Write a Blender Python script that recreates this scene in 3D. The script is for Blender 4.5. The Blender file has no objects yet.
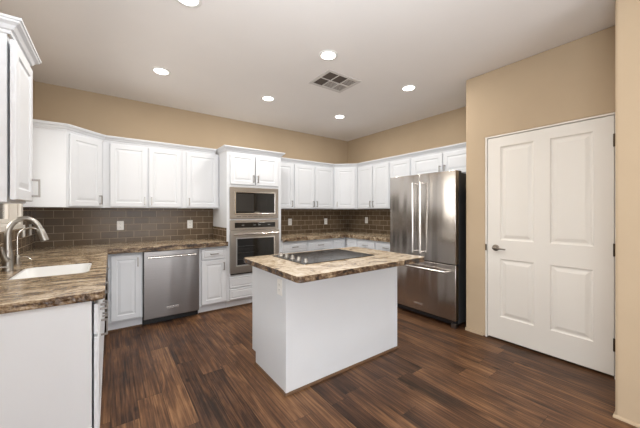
import bpy, bmesh, math, random
from mathutils import Vector, Matrix
random.seed(7)
PI = math.pi
S = bpy.context.scene
C = S.collection

# ------------------------------------------------------------------ camera
H = 1.3031
cd = bpy.data.cameras.new('camera'); cam = bpy.data.objects.new('camera', cd); C.objects.link(cam)
cam.location = (0, 0, H); cam.rotation_euler = (PI/2, 0, -0.6317)
cd.sensor_width = 36; cd.lens = 286.864/640*36; cd.shift_y = -2.47/640
cd.clip_start = 0.05; cd.clip_end = 100
S.camera = cam
# ------------------------------------------------------------------ world, exposure
w = bpy.data.worlds.new('world'); S.world = w; w.use_nodes = True
bg = w.node_tree.nodes['Background']; bg.inputs[0].default_value = (1.0, .95, .88, 1); bg.inputs[1].default_value = 1.6
S.view_settings.view_transform = 'Standard'; S.view_settings.look = 'None'
S.view_settings.gamma = 1; S.view_settings.use_curve_mapping = False
S.view_settings.exposure = 0.52
# ------------------------------------------------------------------ added fill lights behind the camera, daylight at the sink window
CAN_POWER = 7.0
def area(name, loc, rot, sx, sy, power, col):
    l = bpy.data.lights.new(name, 'AREA'); l.shape = 'RECTANGLE'; l.size = sx; l.size_y = sy
    l.energy = power; l.color = col
    o = bpy.data.objects.new(name, l); C.objects.link(o); o.location = loc; o.rotation_euler = rot
    return o
area('added_fill_rear', (0.9, -3.15, 1.15), (PI/2, 0, 0), 2.6, 2.1, 40, (.84, .91, 1.0))  # added fill from behind, set at the rear wall opening
area('added_fill_left', (-2.62, -1.2, 1.5), (PI/2, 0, -PI/2), 2.4, 1.4, 58, (.84, .92, 1.0))  # unseen fill added to brighten faces turned to the left
fl = area('added_bounce_fill', (0.0, -0.3, 1.70), (0, 0, 0), 1.0, 1.0, 45, (.86, .93, 1.0))  # added bounce light for the ceiling, not a lamp of the room
fl.rotation_euler = Vector((.15, .40, .9)).to_track_quat('-Z', 'Y').to_euler(); fl.data.spread = math.radians(130)
area('daylight_sink_window', (-0.95, 3.05, 1.62), (PI/2, 0, -PI/2), 1.2, .85, 9, (1, .97, .92))

# ------------------------------------------------------------------ materials
def new_mat(name):
    m = bpy.data.materials.new(name); m.use_nodes = True
    nt = m.node_tree; b = nt.nodes['Principled BSDF']
    return m, nt, b
def N(nt, t, **kw):
    n = nt.nodes.new(t)
    for k, v in kw.items():
        if k.startswith('i_'):
            n.inputs[k[2:].replace('_', ' ')].default_value = v
        else: setattr(n, k, v)
    return n
def L(nt, a, b): nt.links.new(a, b)
def ramp(nt, stops, interp='LINEAR'):
    r = nt.nodes.new('ShaderNodeValToRGB'); cr = r.color_ramp; cr.interpolation = interp
    while len(cr.elements) < len(stops): cr.elements.new(.5)
    for e, (p, c) in zip(cr.elements, stops):
        e.position = p; e.color = (*c, 1)
    return r
def coords(nt, scale=(1,1,1), rot=(0,0,0)):
    tc = nt.nodes.new('ShaderNodeTexCoord'); mp = nt.nodes.new('ShaderNodeMapping')
    mp.inputs['Scale'].default_value = scale; mp.inputs['Rotation'].default_value = rot
    L(nt, tc.outputs['Object'], mp.inputs['Vector'])
    return mp.outputs['Vector']
def math_(nt, op, a, b=None, c=None):
    n = nt.nodes.new('ShaderNodeMath'); n.operation = op
    for i, v in enumerate((a, b, c)):
        if v is None: continue
        if isinstance(v, (int, float)): n.inputs[i].default_value = v
        else: L(nt, v, n.inputs[i])
    return n.outputs[0]
def paint(name, col, rough=.4, noise=0.02, bump=0.0, bscale=120, spec=.5, metal=0):
    m, nt, b = new_mat(name)
    v = coords(nt)
    n = N(nt, 'ShaderNodeTexNoise'); n.inputs['Scale'].default_value = 3; n.inputs['Detail'].default_value = 3
    L(nt, v, n.inputs['Vector'])
    lo = tuple(c*(1-noise) for c in col); hi = tuple(min(1, c*(1+noise)) for c in col)
    r = ramp(nt, [(.3, lo), (.7, hi)]); L(nt, n.outputs['Fac'], r.inputs[0]); L(nt, r.outputs[0], b.inputs['Base Color'])
    b.inputs['Roughness'].default_value = rough; b.inputs['Metallic'].default_value = metal
    b.inputs['Specular IOR Level'].default_value = spec
    if bump:
        n2 = N(nt, 'ShaderNodeTexNoise'); n2.inputs['Scale'].default_value = bscale; n2.inputs['Detail'].default_value = 2
        L(nt, v, n2.inputs['Vector'])
        bp = nt.nodes.new('ShaderNodeBump'); bp.inputs['Strength'].default_value = bump; bp.inputs['Distance'].default_value = .002
        L(nt, n2.outputs['Fac'], bp.inputs['Height']); L(nt, bp.outputs[0], b.inputs['Normal'])
    return m
def steel(name, col, rough=.28, scale=(2, 2, 200), vscale=None, wav=.15):
    m, nt, b = new_mat(name)
    b.inputs['Metallic'].default_value = 1
    v = coords(nt, scale)
    n = N(nt, 'ShaderNodeTexNoise'); n.inputs['Scale'].default_value = 3; n.inputs['Detail'].default_value = 4
    L(nt, v, n.inputs['Vector'])
    r = ramp(nt, [(.3, tuple(c*.93 for c in col)), (.7, tuple(min(1, c*1.05) for c in col))])
    L(nt, n.outputs['Fac'], r.inputs[0]); L(nt, r.outputs[0], b.inputs['Base Color'])
    rr = math_(nt, 'MULTIPLY_ADD', n.outputs['Fac'], .12, rough-.06); L(nt, rr, b.inputs['Roughness'])
    if wav:
        v2 = coords(nt, (1, 1, .12))
        n2 = N(nt, 'ShaderNodeTexNoise'); n2.inputs['Scale'].default_value = 6; n2.inputs['Detail'].default_value = 1
        L(nt, v2, n2.inputs['Vector'])
        bp = nt.nodes.new('ShaderNodeBump'); bp.inputs['Strength'].default_value = wav; bp.inputs['Distance'].default_value = .05
        L(nt, n2.outputs['Fac'], bp.inputs['Height']); L(nt, bp.outputs[0], b.inputs['Normal'])
    return m
M = {}
M['white'] = paint('white_cabinet_paint', (.67, .69, .72), .5, .01)
M['wall'] = paint('tan_wall_paint', (.47, .365, .25), .8, .02, .25, 90, .2)
M['wallR'] = M['wall']
M['ceiling'] = paint('ceiling_paint', (.84, .81, .785), .9, .01, .25, 70, .1)
M['door'] = paint('door_paint', (.72, .685, .63), .42, .01)
M['plate'] = paint('white_plastic', (.82, .81, .78), .3, .01)
M['slot'] = paint('dark_slot', (.03, .03, .03), .5)
M['dark'] = paint('black_enamel', (.012, .012, .013), .35)
M['fridge_side'] = paint('charcoal_side', (.035, .037, .04), .45, .05, .2, 300)
M['steel'] = steel('brushed_steel', (.29, .275, .27), .32)
M['steel_fridge'] = steel('brushed_steel_fridge', (.56, .525, .49), .20, (200, 200, 2), wav=.3)
M['steel_oven'] = steel('brushed_steel_oven', (.40, .365, .325), .32, (2, 2, 200))
M['bright'] = steel('polished_steel', (.78, .76, .73), .18, wav=0)
M['nickel'] = steel('satin_nickel', (.36, .34, .32), .3, wav=0)
M['slot2'] = paint('legend_grey', (.25, .25, .24), .4)
M['aged'] = steel('aged_nickel', (.20, .17, .14), .3, wav=0)
M['faucet'] = steel('faucet_nickel', (.40, .38, .35), .33, wav=0)
M['bronze'] = paint('hinge_bronze', (.09, .07, .05), .35, .05, metal=1)
M['glassblack'] = paint('black_glass', (.012, .011, .010), .06, .02)
M['cooktop'] = paint('cooktop_glass', (.02, .018, .017), .12, .02)
M['ring'] = paint('burner_ring', (.10, .095, .09), .2, .02)
M['porcelain'] = paint('white_porcelain', (.86, .86, .85), .12, .01)
M['cream'] = paint('almond_vinyl', (.80, .64, .40), .4, .02)
M['trimwood'] = paint('brown_shoe_moulding', (.13, .07, .035), .45, .15)
M['louver'] = paint('vent_white', (.62, .59, .56), .6, .01)
M['ventdark'] = paint('vent_painted_shade', (.10, .08, .065), .7, .05)  # dark colour standing in for the shade inside the duct
M['shade'] = paint('white_roller_shade', (.82, .79, .74), .8, .01, .2, 300)
M['display'] = paint('oven_display', (.03, .035, .04), .1)

def lens_mat():
    m, nt, b = new_mat('lamp_lens')
    b.inputs['Emission Color'].default_value = (1, .96, .90, 1); b.inputs['Emission Strength'].default_value = 6
    b.inputs['Base Color'].default_value = (.9, .9, .88, 1)
    return m
M['lens'] = lens_mat()
def glass_mat():
    m, nt, b = new_mat('window_glass')
    out = nt.nodes['Material Output']
    t = nt.nodes.new('ShaderNodeBsdfTransparent'); g = nt.nodes.new('ShaderNodeBsdfGlossy'); g.inputs['Roughness'].default_value = .02
    mx = nt.nodes.new('ShaderNodeMixShader'); f = nt.nodes.new('ShaderNodeFresnel'); f.inputs[0].default_value = 1.3
    L(nt, f.outputs[0], mx.inputs[0]); L(nt, t.outputs[0], mx.inputs[1]); L(nt, g.outputs[0], mx.inputs[2]); L(nt, mx.outputs[0], out.inputs[0])
    return m
M['glass'] = glass_mat()

def floor_mat():
    m, nt, b = new_mat('plank_floor')
    tc = nt.nodes.new('ShaderNodeTexCoord'); sp = nt.nodes.new('ShaderNodeSeparateXYZ'); L(nt, tc.outputs['Object'], sp.inputs[0])
    W, LEN = .150, 1.22
    xs = math_(nt, 'DIVIDE', sp.outputs[0], W); row = math_(nt, 'FLOOR', xs); fx = math_(nt, 'FRACT', xs)
    wn = nt.nodes.new('ShaderNodeTexWhiteNoise'); wn.noise_dimensions = '1D'; L(nt, row, wn.inputs['W'])
    ys = math_(nt, 'ADD', math_(nt, 'DIVIDE', sp.outputs[1], LEN), math_(nt, 'MULTIPLY', wn.outputs['Value'], 7.3))
    col = math_(nt, 'FLOOR', ys); fy = math_(nt, 'FRACT', ys)
    idv = math_(nt, 'ADD', math_(nt, 'MULTIPLY', row, 17.13), math_(nt, 'MULTIPLY', col, 5.71))
    w2 = nt.nodes.new('ShaderNodeTexWhiteNoise'); w2.noise_dimensions = '1D'; L(nt, idv, w2.inputs['W'])
    # grain: stretched along the planks, shifted per plank
    cb = nt.nodes.new('ShaderNodeCombineXYZ')
    L(nt, math_(nt, 'MULTIPLY', sp.outputs[0], 16), cb.inputs[0])
    L(nt, math_(nt, 'MULTIPLY', sp.outputs[1], 1.1), cb.inputs[1])
    L(nt, math_(nt, 'MULTIPLY', w2.outputs['Value'], 30), cb.inputs[2])
    g1 = N(nt, 'ShaderNodeTexNoise'); g1.inputs['Scale'].default_value = 1.6; g1.inputs['Detail'].default_value = 6; g1.inputs['Roughness'].default_value = .65; g1.inputs['Distortion'].default_value = 1.2
    L(nt, cb.outputs[0], g1.inputs['Vector'])
    cb2 = nt.nodes.new('ShaderNodeCombineXYZ')
    L(nt, math_(nt, 'MULTIPLY', sp.outputs[0], 110), cb2.inputs[0]); L(nt, math_(nt, 'MULTIPLY', sp.outputs[1], 2.2), cb2.inputs[1]); L(nt, math_(nt, 'MULTIPLY', w2.outputs['Value'], 30), cb2.inputs[2])
    g2 = N(nt, 'ShaderNodeTexNoise'); g2.inputs['Scale'].default_value = 1; g2.inputs['Detail'].default_value = 3; L(nt, cb2.outputs[0], g2.inputs['Vector'])
    # blotches
    cb3 = nt.nodes.new('ShaderNodeCombineXYZ')
    L(nt, math_(nt, 'MULTIPLY', sp.outputs[0], 5), cb3.inputs[0]); L(nt, math_(nt, 'MULTIPLY', sp.outputs[1], 2.2), cb3.inputs[1]); L(nt, math_(nt, 'MULTIPLY', w2.outputs['Value'], 11), cb3.inputs[2])
    g3 = N(nt, 'ShaderNodeTexNoise'); g3.inputs['Scale'].default_value = 1.2; g3.inputs['Detail'].default_value = 4; L(nt, cb3.outputs[0], g3.inputs['Vector'])
    fac = math_(nt, 'ADD', math_(nt, 'MULTIPLY', g1.outputs['Fac'], .50), math_(nt, 'MULTIPLY', g2.outputs['Fac'], .36))
    fac = math_(nt, 'ADD', fac, math_(nt, 'MULTIPLY', g3.outputs['Fac'], .30))
    fac = math_(nt, 'ADD', fac, math_(nt, 'MULTIPLY', math_(nt, 'SUBTRACT', w2.outputs['Value'], .5), .13))
    r = ramp(nt, [(.42, (.018, .008, .004)), (.50, (.045, .020, .010)), (.58, (.092, .042, .020)), (.66, (.155, .075, .034)), (.78, (.29, .15, .07))])
    L(nt, fac, r.inputs[0])
    # knots
    vo = nt.nodes.new('ShaderNodeTexVoronoi'); vo.inputs['Scale'].default_value = 1.0
    cb4 = nt.nodes.new('ShaderNodeCombineXYZ'); L(nt, math_(nt, 'MULTIPLY', sp.outputs[0], 5.5), cb4.inputs[0]); L(nt, math_(nt, 'MULTIPLY', sp.outputs[1], 2.6), cb4.inputs[1])
    L(nt, cb4.outputs[0], vo.inputs['Vector'])
    kn = N(nt, 'ShaderNodeMapRange'); kn.inputs['From Min'].default_value = .03; kn.inputs['From Max'].default_value = .11; kn.inputs['To Min'].default_value = .3; kn.inputs['To Max'].default_value = 1
    L(nt, vo.outputs['Distance'], kn.inputs['Value'])
    # seams
    ex = math_(nt, 'MINIMUM', fx, math_(nt, 'SUBTRACT', 1, fx)); ey = math_(nt, 'MINIMUM', fy, math_(nt, 'SUBTRACT', 1, fy))
    sx = math_(nt, 'GREATER_THAN', ex, .012); sy = math_(nt, 'GREATER_THAN', ey, .0013)
    seam = math_(nt, 'MULTIPLY_ADD', math_(nt, 'MULTIPLY', sx, sy), .6, .4)
    tot = math_(nt, 'MULTIPLY', seam, kn.outputs[0])
    mx = nt.nodes.new('ShaderNodeVectorMath'); mx.operation = 'SCALE'; L(nt, r.outputs[0], mx.inputs[0]); L(nt, tot, mx.inputs['Scale'])
    L(nt, mx.outputs[0], b.inputs['Base Color'])
    b.inputs['Specular IOR Level'].default_value = .32
    L(nt, math_(nt, 'MULTIPLY_ADD', g1.outputs['Fac'], .25, .30), b.inputs['Roughness'])
    bp = nt.nodes.new('ShaderNodeBump'); bp.inputs['Strength'].default_value = .3; bp.inputs['Distance'].default_value = .002
    L(nt, math_(nt, 'MULTIPLY', fac, seam), bp.inputs['Height']); L(nt, bp.outputs[0], b.inputs['Normal'])
    return m
M['floor'] = floor_mat()

def granite(name, scale, light, dist=.9, spk=.22, edge=.06):
    m, nt, b = new_mat(name)
    v = coords(nt, scale)
    d = N(nt, 'ShaderNodeTexNoise'); d.inputs['Scale'].default_value = 1.3; d.inputs['Detail'].default_value = 3; L(nt, v, d.inputs['Vector'])
    mixv = nt.nodes.new('ShaderNodeVectorMath'); mixv.operation = 'MULTIPLY_ADD'
    L(nt, d.outputs['Color'], mixv.inputs[0]); mixv.inputs[1].default_value = (.7, .7, .7); L(nt, v, mixv.inputs[2])
    n1 = N(nt, 'ShaderNodeTexNoise'); n1.inputs['Scale'].default_value = 2.4; n1.inputs['Detail'].default_value = 9; n1.inputs['Roughness'].default_value = .66; n1.inputs['Distortion'].default_value = dist
    L(nt, mixv.outputs[0], n1.inputs['Vector'])
    v2 = coords(nt)
    n2 = N(nt, 'ShaderNodeTexNoise'); n2.inputs['Scale'].default_value = 60; n2.inputs['Detail'].default_value = 4; n2.inputs['Roughness'].default_value = .7; L(nt, v2, n2.inputs['Vector'])
    fac = math_(nt, 'ADD', math_(nt, 'MULTIPLY', n1.outputs['Fac'], .82), math_(nt, 'MULTIPLY', math_(nt, 'SUBTRACT', n2.outputs['Fac'], .5), spk*2))
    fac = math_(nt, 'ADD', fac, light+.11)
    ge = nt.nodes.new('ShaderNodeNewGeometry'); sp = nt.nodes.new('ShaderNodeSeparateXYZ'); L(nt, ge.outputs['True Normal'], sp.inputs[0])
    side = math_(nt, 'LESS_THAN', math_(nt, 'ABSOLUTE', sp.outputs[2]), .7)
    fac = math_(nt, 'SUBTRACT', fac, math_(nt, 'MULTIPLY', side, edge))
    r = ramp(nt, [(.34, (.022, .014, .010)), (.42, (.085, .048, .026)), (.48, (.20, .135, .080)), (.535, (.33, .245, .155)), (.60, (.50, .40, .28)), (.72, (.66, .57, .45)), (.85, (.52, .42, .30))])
    L(nt, fac, r.inputs[0]); L(nt, r.outputs[0], b.inputs['Base Color'])
    b.inputs['Roughness'].default_value = .16
    # rough chiselled side faces: bump that only acts on vertical faces
    n3 = N(nt, 'ShaderNodeTexNoise'); n3.inputs['Scale'].default_value = 45; n3.inputs['Detail'].default_value = 3; L(nt, v2, n3.inputs['Vector'])
    bp = nt.nodes.new('ShaderNodeBump'); bp.inputs['Distance'].default_value = .012
    L(nt, math_(nt, 'MULTIPLY', side, .8), bp.inputs['Strength']); L(nt, n3.outputs['Fac'], bp.inputs['Height']); L(nt, bp.outputs[0], b.inputs['Normal'])
    return m
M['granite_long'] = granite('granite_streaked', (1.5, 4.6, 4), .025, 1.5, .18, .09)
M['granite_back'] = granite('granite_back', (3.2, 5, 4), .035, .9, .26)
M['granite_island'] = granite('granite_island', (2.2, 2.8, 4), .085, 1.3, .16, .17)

def tile_mat():
    m, nt, b = new_mat('brown_glass_tile')
    tc = nt.nodes.new('ShaderNodeTexCoord'); sp = nt.nodes.new('ShaderNodeSeparateXYZ'); L(nt, tc.outputs['Object'], sp.inputs[0])
    u = math_(nt, 'ADD', sp.outputs[0], sp.outputs[1])
    cb = nt.nodes.new('ShaderNodeCombineXYZ'); L(nt, math_(nt, 'ADD', u, .171*40 - .014 - 4.412), cb.inputs[0]); L(nt, math_(nt, 'SUBTRACT', sp.outputs[2], 1.314 - .0866*20), cb.inputs[1])
    br = nt.nodes.new('ShaderNodeTexBrick'); L(nt, cb.outputs[0], br.inputs['Vector'])
    br.offset = .5; br.offset_frequency = 2
    br.inputs['Scale'].default_value = 1; br.inputs['Brick Width'].default_value = .171; br.inputs['Row Height'].default_value = .0866
    br.inputs['Mortar Size'].default_value = .0028; br.inputs['Mortar Smooth'].default_value = .3; br.inputs['Bias'].default_value = 0
    br.inputs['Color1'].default_value = (.115, .080, .050, 1); br.inputs['Color2'].default_value = (.160, .115, .074, 1)
    br.inputs['Mortar'].default_value = (.42, .34, .25, 1)
    n = N(nt, 'ShaderNodeTexNoise'); n.inputs['Scale'].default_value = 25; n.inputs['Detail'].default_value = 3; L(nt, tc.outputs['Object'], n.inputs['Vector'])
    mx = nt.nodes.new('ShaderNodeVectorMath'); mx.operation = 'SCALE'
    L(nt, br.outputs['Color'], mx.inputs[0]); L(nt, math_(nt, 'MULTIPLY_ADD', n.outputs['Fac'], .3, .85), mx.inputs['Scale'])
    L(nt, mx.outputs[0], b.inputs['Base Color'])
    L(nt, math_(nt, 'MULTIPLY_ADD', br.outputs['Fac'], .5, .20), b.inputs['Roughness'])
    b.inputs['Specular IOR Level'].default_value = .22
    n2 = N(nt, 'ShaderNodeTexNoise'); n2.inputs['Scale'].default_value = 18; L(nt, tc.outputs['Object'], n2.inputs['Vector'])
    h = math_(nt, 'ADD', math_(nt, 'SUBTRACT', 1, br.outputs['Fac']), math_(nt, 'MULTIPLY', n2.outputs['Fac'], .25))
    bp = nt.nodes.new('ShaderNodeBump'); bp.inputs['Strength'].default_value = .5; bp.inputs['Distance'].default_value = .002
    L(nt, h, bp.inputs['Height']); L(nt, bp.outputs[0], b.inputs['Normal'])
    return m
M['tile'] = tile_mat()

# ------------------------------------------------------------------ geometry helpers
def obj(name, bm, m, parent=None, bevel=0, smooth=False, segs=2):
    me = bpy.data.meshes.new(name)
    bmesh.ops.recalc_face_normals(bm, faces=bm.faces)
    bm.to_mesh(me); bm.free()
    me.materials.append(m)
    o = bpy.data.objects.new(name, me); C.objects.link(o)
    if parent: o.parent = parent
    if smooth:
        for p in me.polygons: p.use_smooth = True
        me.set_sharp_from_angle(angle=math.radians(40))
    if bevel:
        md = o.modifiers.new('bevel', 'BEVEL'); md.width = bevel; md.segments = segs; md.limit_method = 'ANGLE'; md.angle_limit = math.radians(40)
    return o
def thing(name, label, cat, loc=(0,0,0), rz=0, group=None, kind=None):
    o = bpy.data.objects.new(name, None); C.objects.link(o); o.empty_display_size = .1
    o.location = loc; o.rotation_euler = (0, 0, rz)
    if kind: o['kind'] = kind
    o['label'] = label; o['category'] = cat
    if group: o['group'] = group
    return o
def tag(o, label, cat, group=None):
    o['label'] = label; o['category'] = cat
    if group: o['group'] = group
    return o
def struct(name, bm, m, label=None, **kw):
    o = obj(name, bm, m, **kw); o['kind'] = 'structure'
    if label: o['label'] = label
    return o
def BM(): return bmesh.new()
def box(bm, x0, x1, y0, y1, z0, z1):
    vs = [bm.verts.new((x, y, z)) for x in (x0, x1) for y in (y0, y1) for z in (z0, z1)]
    for f in ((0,1,3,2), (4,6,7,5), (0,4,5,1), (2,3,7,6), (0,2,6,4), (1,5,7,3)):
        bm.faces.new([vs[i] for i in f])
    return bm
def prism(bm, pts, z0, z1):
    a = [bm.verts.new((x, y, z0)) for x, y in pts]; b = [bm.verts.new((x, y, z1)) for x, y in pts]
    n = len(pts)
    bm.faces.new(a[::-1]); bm.faces.new(b)
    for i in range(n): bm.faces.new((a[i], a[(i+1)%n], b[(i+1)%n], b[i]))
    return bm
def cells(bm, xs, ys, z0, z1, keep):
    """solid from the kept cells of a grid, with shared vertices"""
    V = {}
    def v(i, j, k):
        if (i, j, k) not in V: V[i, j, k] = bm.verts.new((xs[i], ys[j], (z0, z1)[k]))
        return V[i, j, k]
    K = {(i, j) for i in range(len(xs)-1) for j in range(len(ys)-1) if keep(i, j)}
    for i, j in K:
        bm.faces.new((v(i,j,1), v(i+1,j,1), v(i+1,j+1,1), v(i,j+1,1)))
        bm.faces.new((v(i,j,0), v(i,j+1,0), v(i+1,j+1,0), v(i+1,j,0)))
        for di, dj, a, c in ((-1,0,(i,j),(i,j+1)), (1,0,(i+1,j+1),(i+1,j)), (0,-1,(i+1,j),(i,j)), (0,1,(i,j+1),(i+1,j+1))):
            if (i+di, j+dj) not in K:
                bm.faces.new((v(*a,0), v(*a,1), v(*c,1), v(*c,0)))
    return bm
def rotx(bm, M4): bmesh.ops.transform(bm, matrix=M4, verts=bm.verts); return bm
def tube(bm, pts, r, seg=12, caps=True):
    """tube along points; r a number or list"""
    P = [Vector(p) for p in pts]; n = len(P)
    rs = r if isinstance(r, (list, tuple)) else [r]*n
    T = []
    for i in range(n):
        a = P[max(i-1, 0)]; b = P[min(i+1, n-1)]; T.append((b-a).normalized())
    up = Vector((0, 0, 1)) if abs(T[0].z) < .9 else Vector((1, 0, 0))
    nrm = (up - T[0]*up.dot(T[0])).normalized()
    rings = []
    for i in range(n):
        nrm = (nrm - T[i]*nrm.dot(T[i])).normalized(); bn = T[i].cross(nrm)
        rings.append([bm.verts.new(P[i] + (nrm*math.cos(2*PI*k/seg) + bn*math.sin(2*PI*k/seg))*rs[i]) for k in range(seg)])
    for a, b in zip(rings, rings[1:]):
        for k in range(seg): bm.faces.new((a[k], a[(k+1)%seg], b[(k+1)%seg], b[k]))
    if caps: bm.faces.new(rings[0][::-1]); bm.faces.new(rings[-1])
    return bm
def lathe(bm, prof, c=(0,0,0), seg=32, axis='z'):
    """prof: list of (r, h); closed top/bottom where r=0"""
    c = Vector(c); rings = []
    for r, h in prof:
        if r < 1e-6: 
            p = [Vector((0, 0, h))]
        else: p = [Vector((r*math.cos(2*PI*k/seg), r*math.sin(2*PI*k/seg), h)) for k in range(seg)]
        if axis == 'x': p = [Vector((q.z, q.x, q.y)) for q in p]
        if axis == 'y': p = [Vector((q.x, q.z, q.y)) for q in p]
        rings.append([bm.verts.new(c+q) for q in p])
    for a, b in zip(rings, rings[1:]):
        for k in range(seg):
            k2 = (k+1) % seg
            if len(a) == 1 and len(b) == 1: continue
            if len(a) == 1: bm.faces.new((a[0], b[k], b[k2]))
            elif len(b) == 1: bm.faces.new((a[k], a[k2], b[0]))
            else: bm.faces.new((a[k], a[k2], b[k2], b[k]))
    return bm
def rings_panel(bm, x0, x1, z0, z1, rings, y_sign=1):
    """nested rectangular rings (inset, y); last is filled"""
    prev = None
    for ins, y in rings:
        vs = [bm.verts.new(p) for p in ((x0+ins, y, z0+ins), (x1-ins, y, z0+ins), (x1-ins, y, z1-ins), (x0+ins, y, z1-ins))]
        if prev:
            for k in range(4): bm.faces.new((prev[k], prev[(k+1)%4], vs[(k+1)%4], vs[k]))
        prev = vs
    bm.faces.new(prev)
T = .02
def raised_door(x0, x1, z0, z1, fr=.052, y=0):
    """cabinet door, local front at y, back at y+T"""
    bm = BM()
    rings_panel(bm, x0, x1, z0, z1, [(0, y+T), (0, y+.004), (.004, y), (fr, y), (fr+.006, y+.007), (fr+.014, y+.007), (fr+.036, y+.0015)])
    vs = [v for v in bm.verts if abs(v.co.y-(y+T)) < 1e-6]
    bm.faces.new([vs[0], vs[3], vs[2], vs[1]])
    return bm
def drawer_front(x0, x1, z0, z1, y=0):
    bm = BM()
    fr = .018
    rings_panel(bm, x0, x1, z0, z1, [(0, y+T), (0, y+.006), (.006, y+.001), (fr, y+.001), (fr+.004, y+.005), (fr+.008, y+.005), (fr+.02, y)])
    vs = [v for v in bm.verts if abs(v.co.y-(y+T)) < 1e-6]
    bm.faces.new([vs[0], vs[3], vs[2], vs[1]])
    return bm
def pull(parent, x, z, vertical=True, ln=.10, y=0, out=.034):
    bm = BM(); h = ln/2; w = .0055
    if vertical:
        box(bm, x-w, x+w, y-out, y-out+.008, z-h, z+h)
        for s in (-1, 1): box(bm, x-w, x+w, y-out+.0075, y-.0003, z+s*h-(w*2 if s > 0 else 0), z+s*h+(w*2 if s < 0 else 0))
    else:
        box(bm, x-h, x+h, y-out, y-out+.008, z-w, z+w)
        for s in (-1, 1): box(bm, x+s*h-(w*2 if s > 0 else 0), x+s*h+(w*2 if s < 0 else 0), y-out+.0075, y-.0003, z-w, z+w)
    return obj('handle', bm, M['nickel'], parent, bevel=.0015)
def carcass(bm, w, d, z0, z1, y0=T+.001, rails=(), stiles=(), sl=.036, sr=.036, top=True):
    """open-bottomed box of panels with a face frame"""
    t = .018
    box(bm, 0, t, y0+.02, y0+d, z0, z1); box(bm, w-t, w, y0+.02, y0+d, z0, z1)
    if top: box(bm, t, w-t, y0+.02, y0+d, z1-t, z1)
    box(bm, t, w-t, y0+.02, y0+d, z0+.012, z0+.012+t)
    box(bm, t, w-t, y0+d-.008, y0+d, z0+.012+t, z1-t)
    # face frame
    s = .036
    box(bm, 0, sl, y0, y0+.02, z0, z1); box(bm, w-sr, w, y0, y0+.02, z0, z1)
    box(bm, sl, w-sr, y0, y0+.02, z0, z0+s); box(bm, sl, w-sr, y0, y0+.02, z1-s, z1)
    for r in rails: box(bm, sl, w-sr, y0, y0+.02, r-.02, r+.02)
    for c in stiles: box(bm, c-.03, c+.03, y0+.0005, y0+.0195, z0+s+.0005, z1-s-.0005)
    return bm
UZ0, UZ1 = 1.347, 2.112
UG = 'white raised panel wall cabinets'
def upper(label, loc, rz, w, doors, z0=UZ0, z1=UZ1, depth=.298, name='wall_cabinet', hz=None, gap=0):
    """doors: list of (x0, x1, handle side 'l'/'r'/None)"""
    t = thing(name, label, 'cabinet', (loc[0], loc[1], z0), rz, UG)
    obj('cabinet_body', carcass(BM(), w, depth-gap, 0, z1-z0, y0=T+.001+gap, sl=max(.036, doors[0][0]+.012), sr=max(.036, w-doors[-1][1]+.012), stiles=[(doors[0][1]+doors[1][0])/2] if len(doors) > 1 else ()), M['white'], t)
    for x0, x1, hs in doors:
        d = obj('door', raised_door(x0, x1, .012, z1-z0-.018), M['white'], t)
        if hs:
            pull(d, x1-.028 if hs == 'r' else x0+.028, hz or .086)
    return t
BZ1 = .8645
BG = 'white base cabinets'
def base(label, loc, rz, w, fronts, depth=.597, name='base_cabinet', toe=True, group=BG, gap=0):
    """fronts: list of ('door'|'drawer', x0, x1, z0, z1, handle)"""
    t = thing(name, label, 'cabinet', (loc[0], loc[1], 0), rz, group)
    ds = [f for f in fronts if f[0] == 'door']
    rails = sorted({round(f[3]-.01, 3) for f in fronts if f[0] == 'drawer' and f[3] > .2})
    obj('cabinet_body', carcass(BM(), w, depth-gap, .105, BZ1, y0=T+.001+gap, rails=rails, top=(name != 'sink_base_cabinet'), stiles=[(ds[0][2]+ds[1][1])/2] if len(ds) > 1 else ()), M['white'], t)
    if toe:
        bm = BM(); box(bm, 0.001, w-.001, .060, .075, .001, .1045)
        obj('toe_kick', bm, M['white'], t)
        bm = BM(); prism(bm, [(0.001, .059), (0.001, .045), (w-.001, .045), (w-.001, .059)], .001, .018)
        obj('shoe_moulding', bm, M['trimwood'], t)
    for kind, x0, x1, z0, z1, hs in fronts:
        if kind == 'door':
            d = obj('door', raised_door(x0, x1, z0, z1), M['white'], t)
            if hs: pull(d, x1-.03 if hs == 'r' else x0+.03, z1-.085)
        else:
            d = obj('drawer', drawer_front(x0, x1, z0, z1), M['white'], t)
            if hs: pull(d, (x0+x1)/2, (z0+z1)/2, False)
    return t
def sweep(bm, path, prof, side=1):
    """mitred sweep of closed profile (n, z) along an xy polyline; outward = right side of travel * side"""
    P = [Vector(p) for p in path]; n = len(P); rings = []
    for i in range(n):
        d0 = (P[i]-P[i-1]).normalized() if i > 0 else (P[1]-P[0]).normalized()
        d1 = (P[i+1]-P[i]).normalized() if i < n-1 else d0
        n0 = Vector((d0.y, -d0.x))*side; n1 = Vector((d1.y, -d1.x))*side
        m = (n0+n1); m = m/m.length; k = 1/max(.3, m.dot(n0))
        rings.append([bm.verts.new((P[i].x+m.x*k*a, P[i].y+m.y*k*a, z)) for a, z in prof])
    q = len(prof)
    for a, b in zip(rings, rings[1:]):
        for k in range(q): bm.faces.new((a[k], a[(k+1)%q], b[(k+1)%q], b[k]))
    bm.faces.new(rings[0][::-1]); bm.faces.new(rings[-1])
    return bm

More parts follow.
